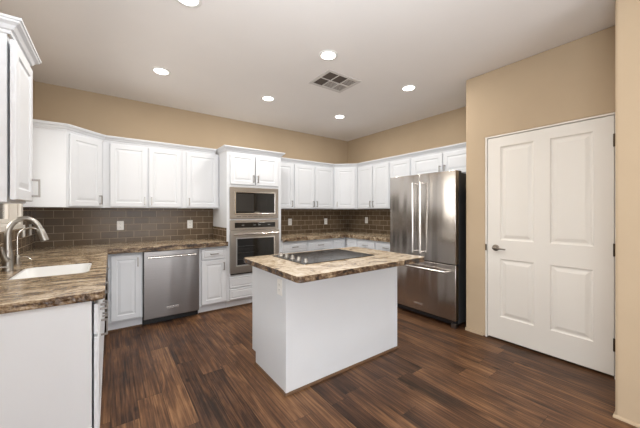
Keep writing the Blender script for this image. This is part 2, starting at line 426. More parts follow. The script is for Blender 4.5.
# ------------------------------------------------------------------ room shell
XL, XR, YB, ZC, XP = -.677, 3.957, 4.442, 2.7525, 3.163
PY = 1.603       # far side of the pantry box
HX, HY = 2.578, .364   # corner of the near right wall
FY = -3.2        # wall behind the camera
struct('floor', box(BM(), -2.7, 4.2, FY-.15, 4.6, -.1, 0), M['floor'], 'dark brown wood plank floor')
struct('ceiling', box(BM(), -2.7, 4.2, FY-.15, 4.6, ZC, ZC+.1), M['ceiling'], 'off white ceiling')
struct('wall_back', box(BM(), XL-.14, XR+.14, YB, YB+.14, 0, ZC), M['wall'], 'tan wall above the cabinets')
# left wall with the sink window
WY0, WY1, WZ0, WZ1 = 2.40, 3.778, 1.178, 2.12
bm = BM()
ys = [.9, WY0, WY1, YB]; zs = [0, WZ0, WZ1, ZC]
cells(bm, ys, zs, 0, .14, lambda i, j: not (i == 1 and j == 1))
rotx(bm, Matrix(((0, 0, -1, XL), (1, 0, 0, 0), (0, 1, 0, 0), (0, 0, 0, 1))))
struct('wall_left', bm, M['wall'], 'tan wall on the left with the sink window')
# the room opens out to the left behind the camera
struct('wall_dining', box(BM(), -2.7, XL-.14, .9, 1.04, 0, ZC), M['wall'])
bm = BM(); cells(bm, [FY, -2.4, 0.0, .9], [0, .8, 2.2, ZC], 0, .12, lambda i, j: not (i == 1 and j == 1))
rotx(bm, Matrix(((0, 0, -1, -2.56), (1, 0, 0, 0), (0, 1, 0, 0), (0, 0, 0, 1))))
struct('wall_side', bm, M['wall'])
bm = BM(); cells(bm, [-2.7, -.4, 2.2, 4.2], [0, .02, 2.2, ZC], 0, .12, lambda i, j: not (i == 1 and j == 1))
rotx(bm, Matrix(((1, 0, 0, 0), (0, 0, -1, FY), (0, 1, 0, 0), (0, 0, 0, 1))))
struct('wall_front', bm, M['wall'])
struct('wall_right', box(BM(), XR, XR+.14, PY, YB, 0, ZC), M['wall'], 'tan wall behind the fridge')
# pantry wall with the door opening
DY0, DY1, DZ = .430, 1.398, 2.075
bm = BM(); cells(bm, [HY-.1, DY0, DY1, PY], [0, DZ, ZC], 0, .12, lambda i, j: not (i == 1 and j == 0))
rotx(bm, Matrix(((0, 0, 1, XP), (1, 0, 0, 0), (0, 1, 0, 0), (0, 0, 0, 1))))
struct('wall_pantry', bm, M['wallR'], 'tan wall around the white pantry door', bevel=.012, segs=3)
struct('wall_pantry_return', box(BM(), XP+.12, XR, PY-.12, PY, 0, ZC), M['wall'])
struct('wall_pantry_inside', box(BM(), XR-.1, XR, -.3, PY-.12, 0, ZC), M['wall'])
struct('wall_hall', box(BM(), HX, XP+.12, FY, HY, -.001, ZC+.001), M['wallR'], 'near tan wall at the right edge', bevel=.018, segs=4)
# shoe mouldings in the wall colour
prof = [(0, 0), (.008, 0), (.008, .010), (.003, .02), (0, .02)]
o = struct('baseboard_hall', sweep(BM(), [(HX, -2.5), (HX, HY), (XP-.001, HY)], prof, side=-1), M['wallR'])
o = struct('baseboard_pantry', box(BM(), XP-.012, XP-.0005, DY1+.02, PY, 0, .03), M['wallR'])

# ------------------------------------------------------------------ sink window
win = thing('window_1', 'window over the sink with cream rail and white shade', 'window', (XL, 0, 0), 0, kind='structure'); del win['category']
bm = BM(); cells(bm, [WY0-.05, WY0+.02, WY1-.02, WY1+.05], [WZ0-.03, WZ0+.012, WZ1-.02, WZ1+.05], 0, .02, lambda i, j: not (i == 1 and j == 1))
rotx(bm, Matrix(((0, 0, 1, -.004), (1, 0, 0, 0), (0, 1, 0, 0), (0, 0, 0, 1))))
obj('window_casing', bm, M['door'], win, bevel=.003)
bm = BM(); box(bm, -.13, -.005, WY0+.003, WY1-.003, WZ0+.001, WZ0+.013); obj('window_sill', bm, M['door'], win, bevel=.002)
bm = BM(); cells(bm, [WY0+.001, WY0+.0195, WY1-.0195, WY1-.001], [WZ0+.0135, WZ0+.0205, WZ1-.0195, WZ1-.001], 0, .12, lambda i, j: not (i == 1 and j == 1))
rotx(bm, Matrix(((0, 0, 1, -.128), (1, 0, 0, 0), (0, 1, 0, 0), (0, 0, 0, 1))))
obj('jamb_liner', bm, M['door'], win)
bm = BM(); cells(bm, [WY0+.02, WY0+.06, WY1-.06, WY1-.02], [WZ0+.022, WZ0+.06, WZ1-.06, WZ1-.021], 0, .03, lambda i, j: not (i == 1 and j == 1))
rotx(bm, Matrix(((0, 0, 1, -.09), (1, 0, 0, 0), (0, 1, 0, 0), (0, 0, 0, 1))))
obj('window_sash', bm, M['door'], win, bevel=.003)
bm = BM(); box(bm, -.10, -.05, WY0+.061, WY1-.061, 1.385, 1.43); obj('meeting_rail', bm, M['cream'], win, bevel=.004)
bm = BM(); box(bm, -.078, -.074, WY0+.055, WY1-.055, WZ0+.055, WZ1-.055); obj('window_pane', bm, M['glass'], win)
struct('ground_outside', box(BM(), -30, -2.9, -20, 30, -.2, -.05), paint('pale_gravel', (.55, .48, .40), .9, .1), 'pale ground outside')

# ------------------------------------------------------------------ backsplashes
def wall_boxes(bm, lst):
    for b in lst: box(bm, *b)
    return bm
t8 = .009
bm = BM()
g = .0005
wall_boxes(bm, [(XL+g, XL+t8, 1.80, WY0-.051, .9085, 1.3455), (XL+g, XL+t8, WY0-.051, WY1+.051, .9085, WZ0-.031), (XL+g, XL+t8, WY1+.051, YB-t8, .9085, 1.3455),
                (XL+g, 1.251, YB-t8, YB-g, .9085, 1.3455)])
tag(obj('tile_backsplash', bm, M['tile']), 'brown glass subway tile backsplash running from the sink to the oven tower', 'backsplash', 'brown tile backsplashes')
bm = BM(); box(bm, 1.251-t8, 1.251, 3.815, YB-t8-.001, .9085, 1.085)
tag(obj('tile_side_splash', bm, M['tile']), 'short strip of brown tile on the left side of the oven tower', 'backsplash', 'brown tile backsplashes')
bm = BM()
wall_boxes(bm, [(2.066, XR-t8, YB-t8, YB-g, .9085, 1.3455), (XR-t8, XR-g, 2.64, YB-t8, .9085, 1.3455)])
tag(obj('tile_backsplash', bm, M['tile']), 'brown glass subway tile backsplash in the far right corner by the fridge', 'backsplash', 'brown tile backsplashes')

# ------------------------------------------------------------------ upper cabinets
XF = -.350
upper('white wall cabinet nearest the camera, at the left edge above the counter', (XF, 1.893), PI/2, .372, [(.004, .360, 'r')], gap=.008)
def corner_upper(label, pts, loc, rz, w, hs):
    t = thing('corner_wall_cabinet', label, 'cabinet', (loc[0], loc[1], UZ0), rz, UG)
    inv = Matrix.Rotation(-rz, 3, 'Z'); o = Vector((loc[0], loc[1], 0))
    loc_pts = [inv @ (Vector((x, y, 0))-o) for x, y in pts]
    obj('cabinet_body', prism(BM(), [(p.x, p.y) for p in loc_pts], 0, UZ1-UZ0), M['white'], t)
    d = obj('door', raised_door(.03, w-.03, .012, UZ1-UZ0-.018, y=-.0005), M['white'], t)
    pull(d, w-.03-.028 if hs == 'r' else .03+.028, .086)
    return t
# diagonal units: the door front stands T proud of the body
e = .001
DL0, DL1 = (-.358, 3.81), (-.068, 4.10)
q = T/math.sqrt(2)
corner_upper('white diagonal corner wall cabinet to the right of the sink window',
    [(-.358, 3.832), (-.068-e, 4.122), (-.068-e, YB-.001), (XL+.001, YB-.001), (XL+.001, 3.832)], (-.358+q, 3.832-q), PI/4, .41, 'r')
upper('white two-door wall cabinet between the left corner cabinet and the single-door one', (-.067, 4.122), 0, .846, [(.066, .437, 'r'), (.455, .822, 'l')])
upper('white single-door wall cabinet just left of the oven tower', (.780, 4.122), 0, .471, [(.042, .452, 'l')])
upper('narrow white single-door wall cabinet just right of the oven tower', (2.066, 4.122), 0, .413, [(.05, .398, 'r')])
upper('white two-door wall cabinet on the far wall left of the right corner cabinet', (2.480, 4.122), 0, .866, [(.016, .420, 'r'), (.436, .84, 'l')])
corner_upper('white diagonal corner wall cabinet in the far right corner',
    [(3.347+e, 4.122), (3.637, 3.832+e), (XR-.001, 3.832+e), (XR-.001, YB-.001), (3.347+e, YB-.001)], (3.347-q, 4.122-q), -PI/4, .41, 'l')
upper('white two-door wall cabinet on the right wall beside the corner cabinet', (3.637, 3.831), -PI/2, .756, [(.02, .372, 'r'), (.386, .74, 'l')])
upper('white single-door wall cabinet on the right wall partly hidden by the fridge', (3.637, 3.074), -PI/2, .405, [(.015, .39, 'l')])
upper('short white two-door wall cabinet directly above the fridge', (3.637, 2.668), -PI/2, 1.05, [(.02, .505, 'r'), (.52, 1.02, 'l')], z0=1.79, name='fridge_wall_cabinet')

# ------------------------------------------------------------------ oven tower
TX0, TX1 = 1.252, 2.064; TWY = 3.79
tw = thing('oven_tower_cabinet', 'tall white cabinet holding the microwave and wall oven', 'cabinet', (TX0, TWY, 0))
W = TX1-TX0
bm = BM(); y0 = T+.001; yb = YB-.001-TWY
box(bm, 0, .018, y0+.02, yb, .105, UZ1); box(bm, W-.018, W, y0+.02, yb, .105, UZ1)
box(bm, .018, W-.018, y0+.02, yb, UZ1-.018, UZ1); box(bm, .018, W-.018, y0+.02, yb, .105, .123)
box(bm, .018, W-.018, yb-.01, yb, .123, UZ1-.018)
MX0, MX1 = 1.300-TX0, 2.000-TX0
for (a, b_) in ((.105, .43), (1.187, 1.200), (1.637, UZ1)):
    if b_-a < .2: box(bm, .018, W-.018, y0+.02, yb-.011, a, b_)
box(bm, 0, MX0-.001, y0, y0+.02, .105, UZ1); box(bm, MX1+.001, W, y0, y0+.02, .105, UZ1)
for (a, b_) in ((.105, .14), (.25, .27), (.415, .450), (1.187, 1.202), (1.637, 1.69), (2.06, UZ1)): box(bm, MX0-.001, MX1+.001, y0, y0+.02, a, b_)
obj('cabinet_body', bm, M['white'], tw)
mid = (MX0+MX1)/2
for x0, x1, hx in ((MX0-.006, mid-.006, -1), (mid+.006, MX1+.012, 1)):
    d = obj('door', raised_door(x0, x1, 1.672, 2.088), M['white'], tw)
    pull(d, x1-.028 if hx < 0 else x0+.028, 1.672+.085)
for z0, z1 in ((.275, .425), (.118, .262)):
    obj('drawer', drawer_front(MX0-.015, MX1+.02, z0, z1), M['white'], tw)
obj('toe_kick', box(BM(), .001, W-.001, .060, .075, .001, .1045), M['white'], tw)
obj('shoe_moulding', box(BM(), .001, W-.001, .045, .059, .001, .018), M['trimwood'], tw)

def appliance_front(bm, x0, x1, z0, z1, y0, y1): return box(bm, x0, x1, y0, y1, z0, z1)
# microwave
ax0, ax1 = 1.288, 2.010
mw = thing('microwave', 'built-in stainless microwave above the wall oven', 'microwave', (ax0, TWY, 1.203))
w_ = ax1-ax0; h_ = 1.634-1.203
bm = BM(); box(bm, .016, w_-.012, .022, .42, .004, h_-.006); obj('microwave_body', bm, M['dark'], mw)
bm = BM(); cells(bm, [0, .062, w_-.052, w_], [.0, .062, h_-.056, h_], 0, .02, lambda i, j: not (i == 1 and j == 1))
rotx(bm, Matrix(((1, 0, 0, 0), (0, 0, 1, 0), (0, 1, 0, 0), (0, 0, 0, 1)))); obj('trim_frame', bm, M['steel_oven'], mw, bevel=.004)
bm = BM(); cells(bm, [.063, .078, w_-.068, w_-.053], [.063, .078, h_-.072, h_-.057], 0, .028, lambda i, j: not (i == 1 and j == 1))
rotx(bm, Matrix(((1, 0, 0, 0), (0, 0, 1, -.012), (0, 1, 0, 0), (0, 0, 0, 1)))); obj('door_frame', bm, M['bright'], mw, bevel=.003)
bm = BM(); box(bm, .0785, w_-.0685, -.004, .006, .0785, h_-.0725); obj('door_glass', bm, M['glassblack'], mw, bevel=.001)
bm = BM(); box(bm, .0785, w_*.46, -.0048, -.0042, .10, h_-.09); obj('window_screen', bm, paint('dark_mesh', (.02, .018, .016), .3), mw)
bm = BM(); box(bm, w_*.48, w_*.58, -.0052, -.0042, .085, .093); obj('maker_badge', bm, M['bright'], mw)
bm = BM()
for k in range(7): box(bm, .09+k*.08, .155+k*.08, -.0012, .001, .028, .034)
obj('vent_slots', bm, M['slot'], mw)
# wall oven
ov = thing('wall_oven', 'built-in stainless wall oven below the microwave', 'oven', (ax0, TWY, .452))
h_ = 1.186-.452
bm = BM(); box(bm, .016, w_-.012, .022, .55, .004, h_-.004); obj('oven_body', bm, M['dark'], ov)
bm = BM(); box(bm, 0, w_, -.002, .02, h_-.135, h_); obj('control_panel', bm, M['steel_oven'], ov, bevel=.003)
cp = ov.children[-1] if False else None
bm = BM(); box(bm, .065, w_-.055, -.005, -.0025, h_-.105, h_-.035); dsp = obj('display', bm, M['glassblack'], ov, bevel=.001)
for cx in (.16, .33, .40, .55): obj('display_legend', box(BM(), cx, cx+.035, -.0056, -.0051, h_-.074, h_-.066), M['slot2'], dsp)
# the oven door: frame, window, inner bright trim
bm = BM(); cells(bm, [0, .075, w_-.065, w_], [.018, .11, h_-.235, h_-.14], 0, .04, lambda i, j: not (i == 1 and j == 1))
rotx(bm, Matrix(((1, 0, 0, 0), (0, 0, 1, -.022), (0, 1, 0, 0), (0, 0, 0, 1)))); dr = obj('oven_door', bm, M['steel_oven'], ov, bevel=.004)
bm = BM(); cells(bm, [.0755, .092, w_-.082, w_-.0655], [.1105, .127, h_-.252, h_-.2355], 0, .03, lambda i, j: not (i == 1 and j == 1))
rotx(bm, Matrix(((1, 0, 0, 0), (0, 0, 1, -.019), (0, 1, 0, 0), (0, 0, 0, 1)))); obj('window_trim', bm, M['bright'], dr)
bm = BM(); box(bm, .0925, w_-.0825, -.012, .01, .1275, h_-.2525); obj('window_glass', bm, M['glassblack'], dr)
bm = BM()
for z in (.2, .29, .38): tube(bm, [(.10, -.0125, z), (w_*.47, -.0125, z)], .002, 6)
obj('oven_rack', bm, paint('rack_grey', (.05, .05, .05), .4), dr)
bm = BM(); tube(bm, [(.03, -.068, h_-.187), (w_-.03, -.068, h_-.187)], .0125, 16)
for x in (.055, w_-.055): tube(bm, [(x, -.0225, h_-.187), (x, -.066, h_-.187)], .009, 10)
obj('handle', bm, M['bright'], dr, smooth=True)
bm = BM(); box(bm, .012, w_-.012, -.004, .018, 0, .015); obj('bottom_vent', bm, M['dark'], ov)

# ------------------------------------------------------------------ crown moulding
cprof = [(0, 0), (.006, 0), (.008, .014), (.016, .018), (.026, .034), (.040, .044), (.042, .052), (.048, .054), (.048, .064), (0, .064)]
CZ = 2.1125
def cp(z): return [(a, z+b) for a, b in cprof]
o = -.001
tag(obj('crown_moulding', sweep(BM(), [(XL+.002, 1.893), (XF-.021, 1.893), (XF-.021, 2.265), (XL+.002, 2.265)], cp(CZ), side=1), M['white']),
    'white crown moulding on the near left wall cabinet', 'moulding', 'white crown mouldings')
sq = T*.7
tag(obj('crown_moulding', sweep(BM(), [(XL+.002, 3.832), (-.358, 3.832), (-.060, 4.143), (TX0-.052, 4.143)], cp(CZ), side=1), M['white']),
    'white crown moulding along the wall cabinets from sink window to oven tower', 'moulding', 'white crown mouldings')
tag(obj('crown_moulding', sweep(BM(), [(TX0, YB-.002), (TX0, TWY+.021), (TX1, TWY+.021), (TX1, YB-.002)], cp(CZ), side=1), M['white']),
    'white crown moulding wrapping the top of the oven tower', 'moulding', 'white crown mouldings')
tag(obj('crown_moulding', sweep(BM(), [(TX1+.052, 4.143), (3.339, 4.143), (3.658, 3.824), (3.658, PY+.012)], cp(CZ), side=1), M['white']),
    'white crown moulding along the wall cabinets right of the oven tower to the pantry wall', 'moulding', 'white crown mouldings')

# ------------------------------------------------------------------ base cabinets
FB = 3.79
LX = -.045     # front of the left run
base('narrow white base cabinet with one door in the corner left of the dishwasher', (-.020, FB), 0, .317, [('door', .026, .300, .12, .828, 'r')])
base('white base cabinet with a drawer over one door between dishwasher and oven tower', (.9005, FB), 0, .350, [('drawer', .03, .335, .690, .828, 'h'), ('door', .03, .335, .12, .675, 'r')])
base('white base cabinet with wide top drawer immediately right of the oven tower', (2.066, FB), 0, .464, [('drawer', .012, .448, .690, .828, 'h'), ('door', .012, .228, .12, .675, 'r'), ('door', .236, .448, .12, .675, 'l')])
base('white base cabinet with top drawer between the right corner and its neighbour by the tower', (2.532, FB), 0, .510, [('drawer', .012, .494, .690, .828, 'h'), ('door', .012, .245, .12, .675, 'r'), ('door', 0.262, .494, .12, .675, 'l')])
RX = 3.32
# right corner base (L-shaped, bi-fold door)
lc = thing('corner_base_cabinet', 'white corner base cabinet with folding door in the far right corner', 'cabinet', (RX, FB, 0), 0, BG)
bm = BM(); prism(bm, [(-.276, T+.001), (T+.001, T+.001), (T+.001, -.296), (XR-RX-.001, -.296), (XR-RX-.001, YB-FB-.001), (-.276, YB-FB-.001)], .105, BZ1); obj('cabinet_body', bm, M['white'], lc)
obj('door', raised_door(-.262, -.005, .12, .828), M['white'], lc)
dd = raised_door(.026, .282, .12, .828); rotx(dd, Matrix.Rotation(-PI/2, 4, 'Z')); rotx(dd, Matrix.Translation((0, 0.0, 0)))
d = obj('door', dd, M['white'], lc)
hh = BM(); box(hh, -.034, -.026, -.063, -.052, .72, .82)
for z in (.72, .809): box(hh, -.0265, -.0003, -.063, -.052, z, z+.011)
obj('handle', hh, M['nickel'], d, bevel=.0015)
bm = BM(); box(bm, -.275, .075, .06, .075, .001, .1045); box(bm, .06, .075, -.295, .0599, .001, .1045); obj('toe_kick', bm, M['white'], lc)
base('white base cabinet with top drawer on the right wall next to the corner', (RX, 3.492), -PI/2, .398, [('drawer', .012, .388, .690, .828, 'h'), ('door', .012, .388, .12, .675, 'l')])
base('white base cabinet with top drawer on the right wall against the fridge', (RX, 3.092), -PI/2, .455, [('drawer', .012, .443, .690, .828, 'h'), ('door', .012, .443, .12, .675, 'r')])
# left run
end = base('white end base cabinet with drawer over door nearest the camera, left', (LX, 1.815), PI/2, .447, [('drawer', .004, .435, .692, .842, 'h'), ('door', .004, .435, .12, .675, 'r')], depth=.61, gap=.007)
bm = BM(); box(bm, -.014, -.001, .0285, .630, .001, BZ1); obj('end_panel', bm, M['white'], end, bevel=.002)
base('white sink base cabinet with two doors under the sink', (LX, 2.263), PI/2, .76, [('drawer', .012, .748, .692, .842, None), ('door', .012, .375, .12, .675, 'r'), ('door', .385, .748, .12, .675, 'l')], depth=.61, name='sink_base_cabinet')
for p in list(bpy.data.objects):
    pass
base('white base cabinet with drawer and door beyond the sink', (LX, 3.024), PI/2, .70, [('drawer', .012, .688, .692, .842, 'h'), ('door', .012, .345, .12, .675, 'r'), ('door', .353, .688, .12, .675, 'l')], depth=.61)

# ------------------------------------------------------------------ countertops
def cut(xs, ys, keep, m, label, z0=.866, z1=.908, edges=()):
    bm = cells(BM(), xs, ys, z0, z1, keep)
    for e_ in edges: box(bm, *e_)
    o = obj('countertop', bm, m, bevel=.005, segs=2)
    return tag(o, label, 'countertop', 'brown granite countertops')
SX0, SX1, SY0, SY1 = -.487, -.112, 2.40, 2.885
def arc_rect(x0, x1, y0, y1, r, n=6):
    pts = []
    for cx, cy, a0 in ((x1-r, y0+r, -PI/2), (x1-r, y1-r, 0), (x0+r, y1-r, PI/2), (x0+r, y0+r, PI)):
        for k in range(n+1): a = a0+PI/2*k/n; pts.append((cx+r*math.cos(a), cy+r*math.sin(a)))
    return pts
def slab_with_hole(bm, outer, hole, z0, z1):
    for z in (z0, z1):
        es = []
        for loop in (outer, hole):
            vs = [bm.verts.new((x, y, z)) for x, y in loop]
            es += [bm.edges.new((vs[i], vs[(i+1) % len(vs)])) for i in range(len(vs))]
        bmesh.ops.triangle_fill(bm, edges=es, use_beauty=True)
    def find(x, y, z):
        return min(bm.verts, key=lambda v: (v.co.x-x)**2+(v.co.y-y)**2+(v.co.z-z)**2)
    for loop in (outer, hole):
        for i in range(len(loop)):
            a = loop[i]; b = loop[(i+1) % len(loop)]
            bm.faces.new((find(*a, z0), find(*b, z0), find(*b, z1), find(*a, z1)))
    return bm
outer = [(XL+.001, 1.785), (-.045, 1.785), (-.028, 1.792), (-.02, 1.81), (-.02, 3.745), (1.251, 3.745), (1.251, YB-.001), (XL+.001, YB-.001)]
bm = slab_with_hole(BM(), outer, arc_rect(SX0, SX1, SY0, SY1, .05), .866, .908)
box(bm, -.018, 1.251, 3.745, 3.772, .8505, .8655)
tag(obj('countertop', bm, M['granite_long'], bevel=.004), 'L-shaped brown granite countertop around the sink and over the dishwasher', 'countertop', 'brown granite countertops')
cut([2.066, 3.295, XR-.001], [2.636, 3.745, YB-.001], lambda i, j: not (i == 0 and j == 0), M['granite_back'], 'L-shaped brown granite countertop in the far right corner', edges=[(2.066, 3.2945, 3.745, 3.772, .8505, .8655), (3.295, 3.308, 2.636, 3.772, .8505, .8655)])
IX0, IX1, IY0, IY1 = .918, 2.228, 1.475, 2.38
bm = prism(BM(), arc_rect(IX0, IX1, IY0, IY1, .035), .866, .908)
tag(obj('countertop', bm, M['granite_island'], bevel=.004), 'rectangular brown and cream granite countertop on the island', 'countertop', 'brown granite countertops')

# sink
sk = thing('kitchen_sink', 'white undermount sink set in the left countertop', 'sink', (0, 0, .672))
bm = BM()
def loopv(pts, z): return [bm.verts.new((x, y, z)) for x, y in pts]
L1 = arc_rect(SX0-.02, SX1+.02, SY0-.02, SY1+.02, .06); L2 = arc_rect(SX0+.001, SX1-.001, SY0+.001, SY1-.001, .05)
L3 = arc_rect(SX0+.012, SX1-.012, SY0+.012, SY1-.012, .05); L4 = arc_rect(SX0+.05, SX1-.05, SY0+.05, SY1-.05, .04)
seq = [loopv(L1, .0), loopv(L1, .193), loopv(L2, .193), loopv(L2, .228), loopv(L3, .226), loopv(L4, .02)]
for a, b_ in zip(seq, seq[1:]):
    for k in range(len(a)): bm.faces.new((a[k], a[(k+1) % len(a)], b_[(k+1) % len(a)], b_[k]))
bm.faces.new(seq[-1]); bm.faces.new(seq[0][::-1])
obj('basin', bm, M['porcelain'], sk, smooth=True)
bm = lathe(BM(), [(0, .022), (.04, .022), (.045, .026), (.048, .021)], ((SX0+SX1)/2, (SY0+SY1)/2, 0)); obj('drain', bm, M['nickel'], sk, smooth=True)

# main faucet
fx, fy = -.552, 2.78
ft = thing('kitchen_faucet', 'tall arched brushed nickel kitchen faucet behind the sink', 'faucet', (fx, fy, .9085))
bm = lathe(BM(), [(0, 0), (.030, 0), (.030, .006), (.026, .012), (.028, .05), (.028, .10), (.025, .125), (.020, .14), (0, .14)])
obj('faucet_body', bm, M['faucet'], ft, smooth=True)
pts = [(0, 0, .13), (0, 0, .18), (0, 0, .235)]
for k in range(1, 15):
    a = PI - k/14*PI*.90
    pts.append((.080+.080*math.cos(a), 0, .235+.112*math.sin(a)))
bm = tube(BM(), pts, [.021, .019, .0175]+[.0165]*14, 16); obj('spout', bm, M['faucet'], ft, smooth=True)
a = pts[-1]; dv = (Vector(pts[-1])-Vector(pts[-2])).normalized()
pa = Vector(a)-dv*.004
bm = tube(BM(), [pa, pa+dv*.012, pa+dv*.05, pa+dv*.085, pa+dv*.088], [.018, .021, .022, .0235, .020], 16); obj('spray_head', bm, M['faucet'], ft, smooth=True)
bm = tube(BM(), [(0, -.02, .075), (0, -.045, .078), (-.004, -.055, .085), (-.01, -.075, .13), (-.012, -.085, .165)], [.018, .020, .016, .013, .009], 14); obj('lever', bm, M['faucet'], ft, smooth=True)
# filtered-water faucet
f2 = thing('water_faucet', 'small thin-necked filtered water tap beyond the main faucet', 'faucet', (-.560, 3.07, .9085))
obj('faucet_body', lathe(BM(), [(0, 0), (.022, 0), (.022, .006), (.015, .012), (.016, .05), (.013, .062), (.007, .07), (0, .07)]), M['faucet'], f2, smooth=True)
pts = [(0, 0, .06), (0, 0, .14), (0, 0, .20)]
for k in range(1, 13):
    a = PI - k/12*PI*.8
    pts.append((.068+.068*math.cos(a), 0, .20+.07*math.sin(a)))
obj('spout', tube(BM(), pts, .0052, 10), M['bright'], f2, smooth=True)
obj('lever', tube(BM(), [(.012, 0, .045), (.04, -.005, .052), (.062, -.012, .045), (.08, -.02, .024)], [.006, .007, .006, .005], 10), M['bright'], f2, smooth=True)
# soap dispenser
f3 = thing('soap_dispenser', 'low brushed nickel soap dispenser at the left edge near the main faucet', 'dispenser', (-.575, 2.60, .9085))
obj('dispenser_base', lathe(BM(), [(0, 0), (.02, 0), (.02, .005), (.013, .009), (.011, .03), (.009, .035), (0, .035)]), M['faucet'], f3, smooth=True)
obj('spout', tube(BM(), [(0, 0, .03), (0, 0, .045), (.03, 0, .05), (.065, .005, .044)], [.008, .008, .007, .006], 10), M['faucet'], f3, smooth=True)

# ------------------------------------------------------------------ dishwasher
dx0, dx1 = .2985, .8985
dw = thing('dishwasher', 'stainless dishwasher under the back counter between two white cabinets', 'dishwasher', (dx0, FB, 0))
w_ = dx1-dx0
obj('tub', box(BM(), .004, w_-.004, .006, .56, .10, .862), M['dark'], dw)
bm = BM(); box(bm, .006, w_-.003, -.022, .005, .078, .846); obj('door_panel', bm, M['steel'], dw, bevel=.006, segs=3)
bm = BM(); tube(bm, [(.045, -.062, .780), (w_-.045, -.062, .780)], .0105, 16)
for x in (.055, w_-.055): tube(bm, [(x, -.0225, .780), (x, -.06, .780)], .008, 10)
obj('handle', bm, M['bright'], dw, smooth=True)
bm = BM(); box(bm, .235, .365, -.0255, -.0223, .17, .192); bd = obj('maker_badge', bm, M['bright'], dw, bevel=.001)
obj('badge_lettering', box(BM(), .245, .355, -.0262, -.0256, .1785, .1835), paint('badge_ink', (.18, .18, .18), .4), bd)
obj('kick_plate', box(BM(), .002, w_-.002, .055, .07, .004, .095), M['dark'], dw)

# ------------------------------------------------------------------ refrigerator
fr = thing('refrigerator', 'stainless french door refrigerator with bottom freezer drawer', 'refrigerator', (3.081, 2.595, 0), -PI/2)
w_ = .922
obj('fridge_body', box(BM(), .004, w_-.004, .077, .80, .035, 1.742), M['fridge_side'], fr, bevel=.004)
def dome(x0, x1, z0, z1, bulge=.004, t=.068):
    bm = BM(); n = 10
    a = []; 
    pts = [(x0+(x1-x0)*k/n, -bulge*math.sin(PI*k/n)) for k in range(n+1)]
    prism(bm, pts+[(x1, t), (x0, t)], z0, z1); return bm
mid = .461
for x0, x1, hx in ((0, mid-.002, mid-.070), (mid+.002, w_, mid+.070)):
    d = obj('door', dome(x0, x1, .712, 1.763), M['steel_fridge'], fr, bevel=.004, smooth=True)
    s = -.066
    bm = BM(); tube(bm, [(hx+(.018 if x0 == 0 else -.018), s, .80), (hx+(.018 if x0 == 0 else -.018), s, 1.66)], .0125, 16)
    hxx = hx+(.018 if x0 == 0 else -.018)
    for z in (.815, 1.645): tube(bm, [(hxx, -.0035, z), (hxx, s+.002, z)], .010, 12)
    obj('handle', bm, M['bright'], d, smooth=True)
d = obj('freezer_drawer', dome(0, w_, .085, .70), M['steel_fridge'], fr, bevel=.004, smooth=True)
bm = BM(); tube(bm, [(.07, -.078, .625), (w_-.07, -.078, .625)], .0125, 16)
for x in (.09, w_-.09): tube(bm, [(x, -.001, .625), (x, -.076, .625)], .010, 12)
obj('handle', bm, M['bright'], d, smooth=True)
bm = BM(); box(bm, .385, .515, -.008, -.0035, .155, .178); bd = obj('maker_badge', bm, M['bright'], d, bevel=.001)
obj('badge_lettering', box(BM(), .395, .505, -.0088, -.0081, .164, .169), bpy.data.materials['badge_ink'], bd)
obj('grille', box(BM(), .01, w_-.01, .03, .076, .030, .082), M['dark'], fr)
for x0 in (.0, w_-.06): obj('foot', box(BM(), x0+.004, x0+.056, -.0, .06, .002, .050), M['steel'], fr, bevel=.003)
for x0 in (.01, w_-.10): obj('hinge_cover', box(BM(), x0, x0+.09, .072, .15, 1.743, 1.768), M['dark'], fr, bevel=.006)

# ------------------------------------------------------------------ island
CX0, CX1, CY0, CY1 = 1.005, 2.21, 1.779, 2.395
isl = thing('island_cabinet', 'white kitchen island cabinet under the granite top', 'island', (CX0, CY0, 0))
w_ = CX1-CX0; d_ = CY1-CY0
bm = BM(); prism(bm, [(0, 0), (w_, 0), (w_, d_-.021), (0, d_-.021)], .105, .865)
prism(bm, [(0, 0), (w_, 0), (w_, d_-.092), (0, d_-.092)], .001, .105)
obj('cabinet_body', bm, M['white'], isl)
bm = BM()
sprof = [(0, .001), (.012, .001), (.012, .008), (.006, .018), (0, .018)]
sweep(bm, [(0, d_-.092), (0, 0), (w_, 0), (w_, d_-.092)], sprof, side=1); obj('shoe_moulding', bm, M['trimwood'], isl)
bm = BM()
prism(bm, [(-.0035, -.0035), (.02, -.0035), (.02, -.0002), (-.0002, -.0002), (-.0002, .022), (-.0035, .022)], .019, .8645)
obj('corner_trim', bm, M['white'], isl)
obj('corner_trim', box(BM(), w_-.018, w_+.003, -.0035, -.0002, .019, .8645), M['white'], isl)
rot = Matrix.Translation((w_, d_, 0)) @ Matrix.Rotation(PI, 4, 'Z')
for k in range(3):
    x0 = .012+k*.4; x1 = x0+.385
    bmd = drawer_front(x0, x1, .692, .848); rotx(bmd, rot); dd = obj('drawer', bmd, M['white'], isl)
    bmd = raised_door(x0, x1, .12, .685); rotx(bmd, rot); dd = obj('door', bmd, M['white'], isl)
    hb = BM(); xx = x1-.03; box(hb, xx-.0055, xx+.0055, -.034, -.026, .55, .65)
    for z in (.55, .639): box(hb, xx-.0055, xx+.0055, -.0265, -.0003, z, z+.011)
    rotx(hb, rot); obj('handle', hb, M['nickel'], dd)

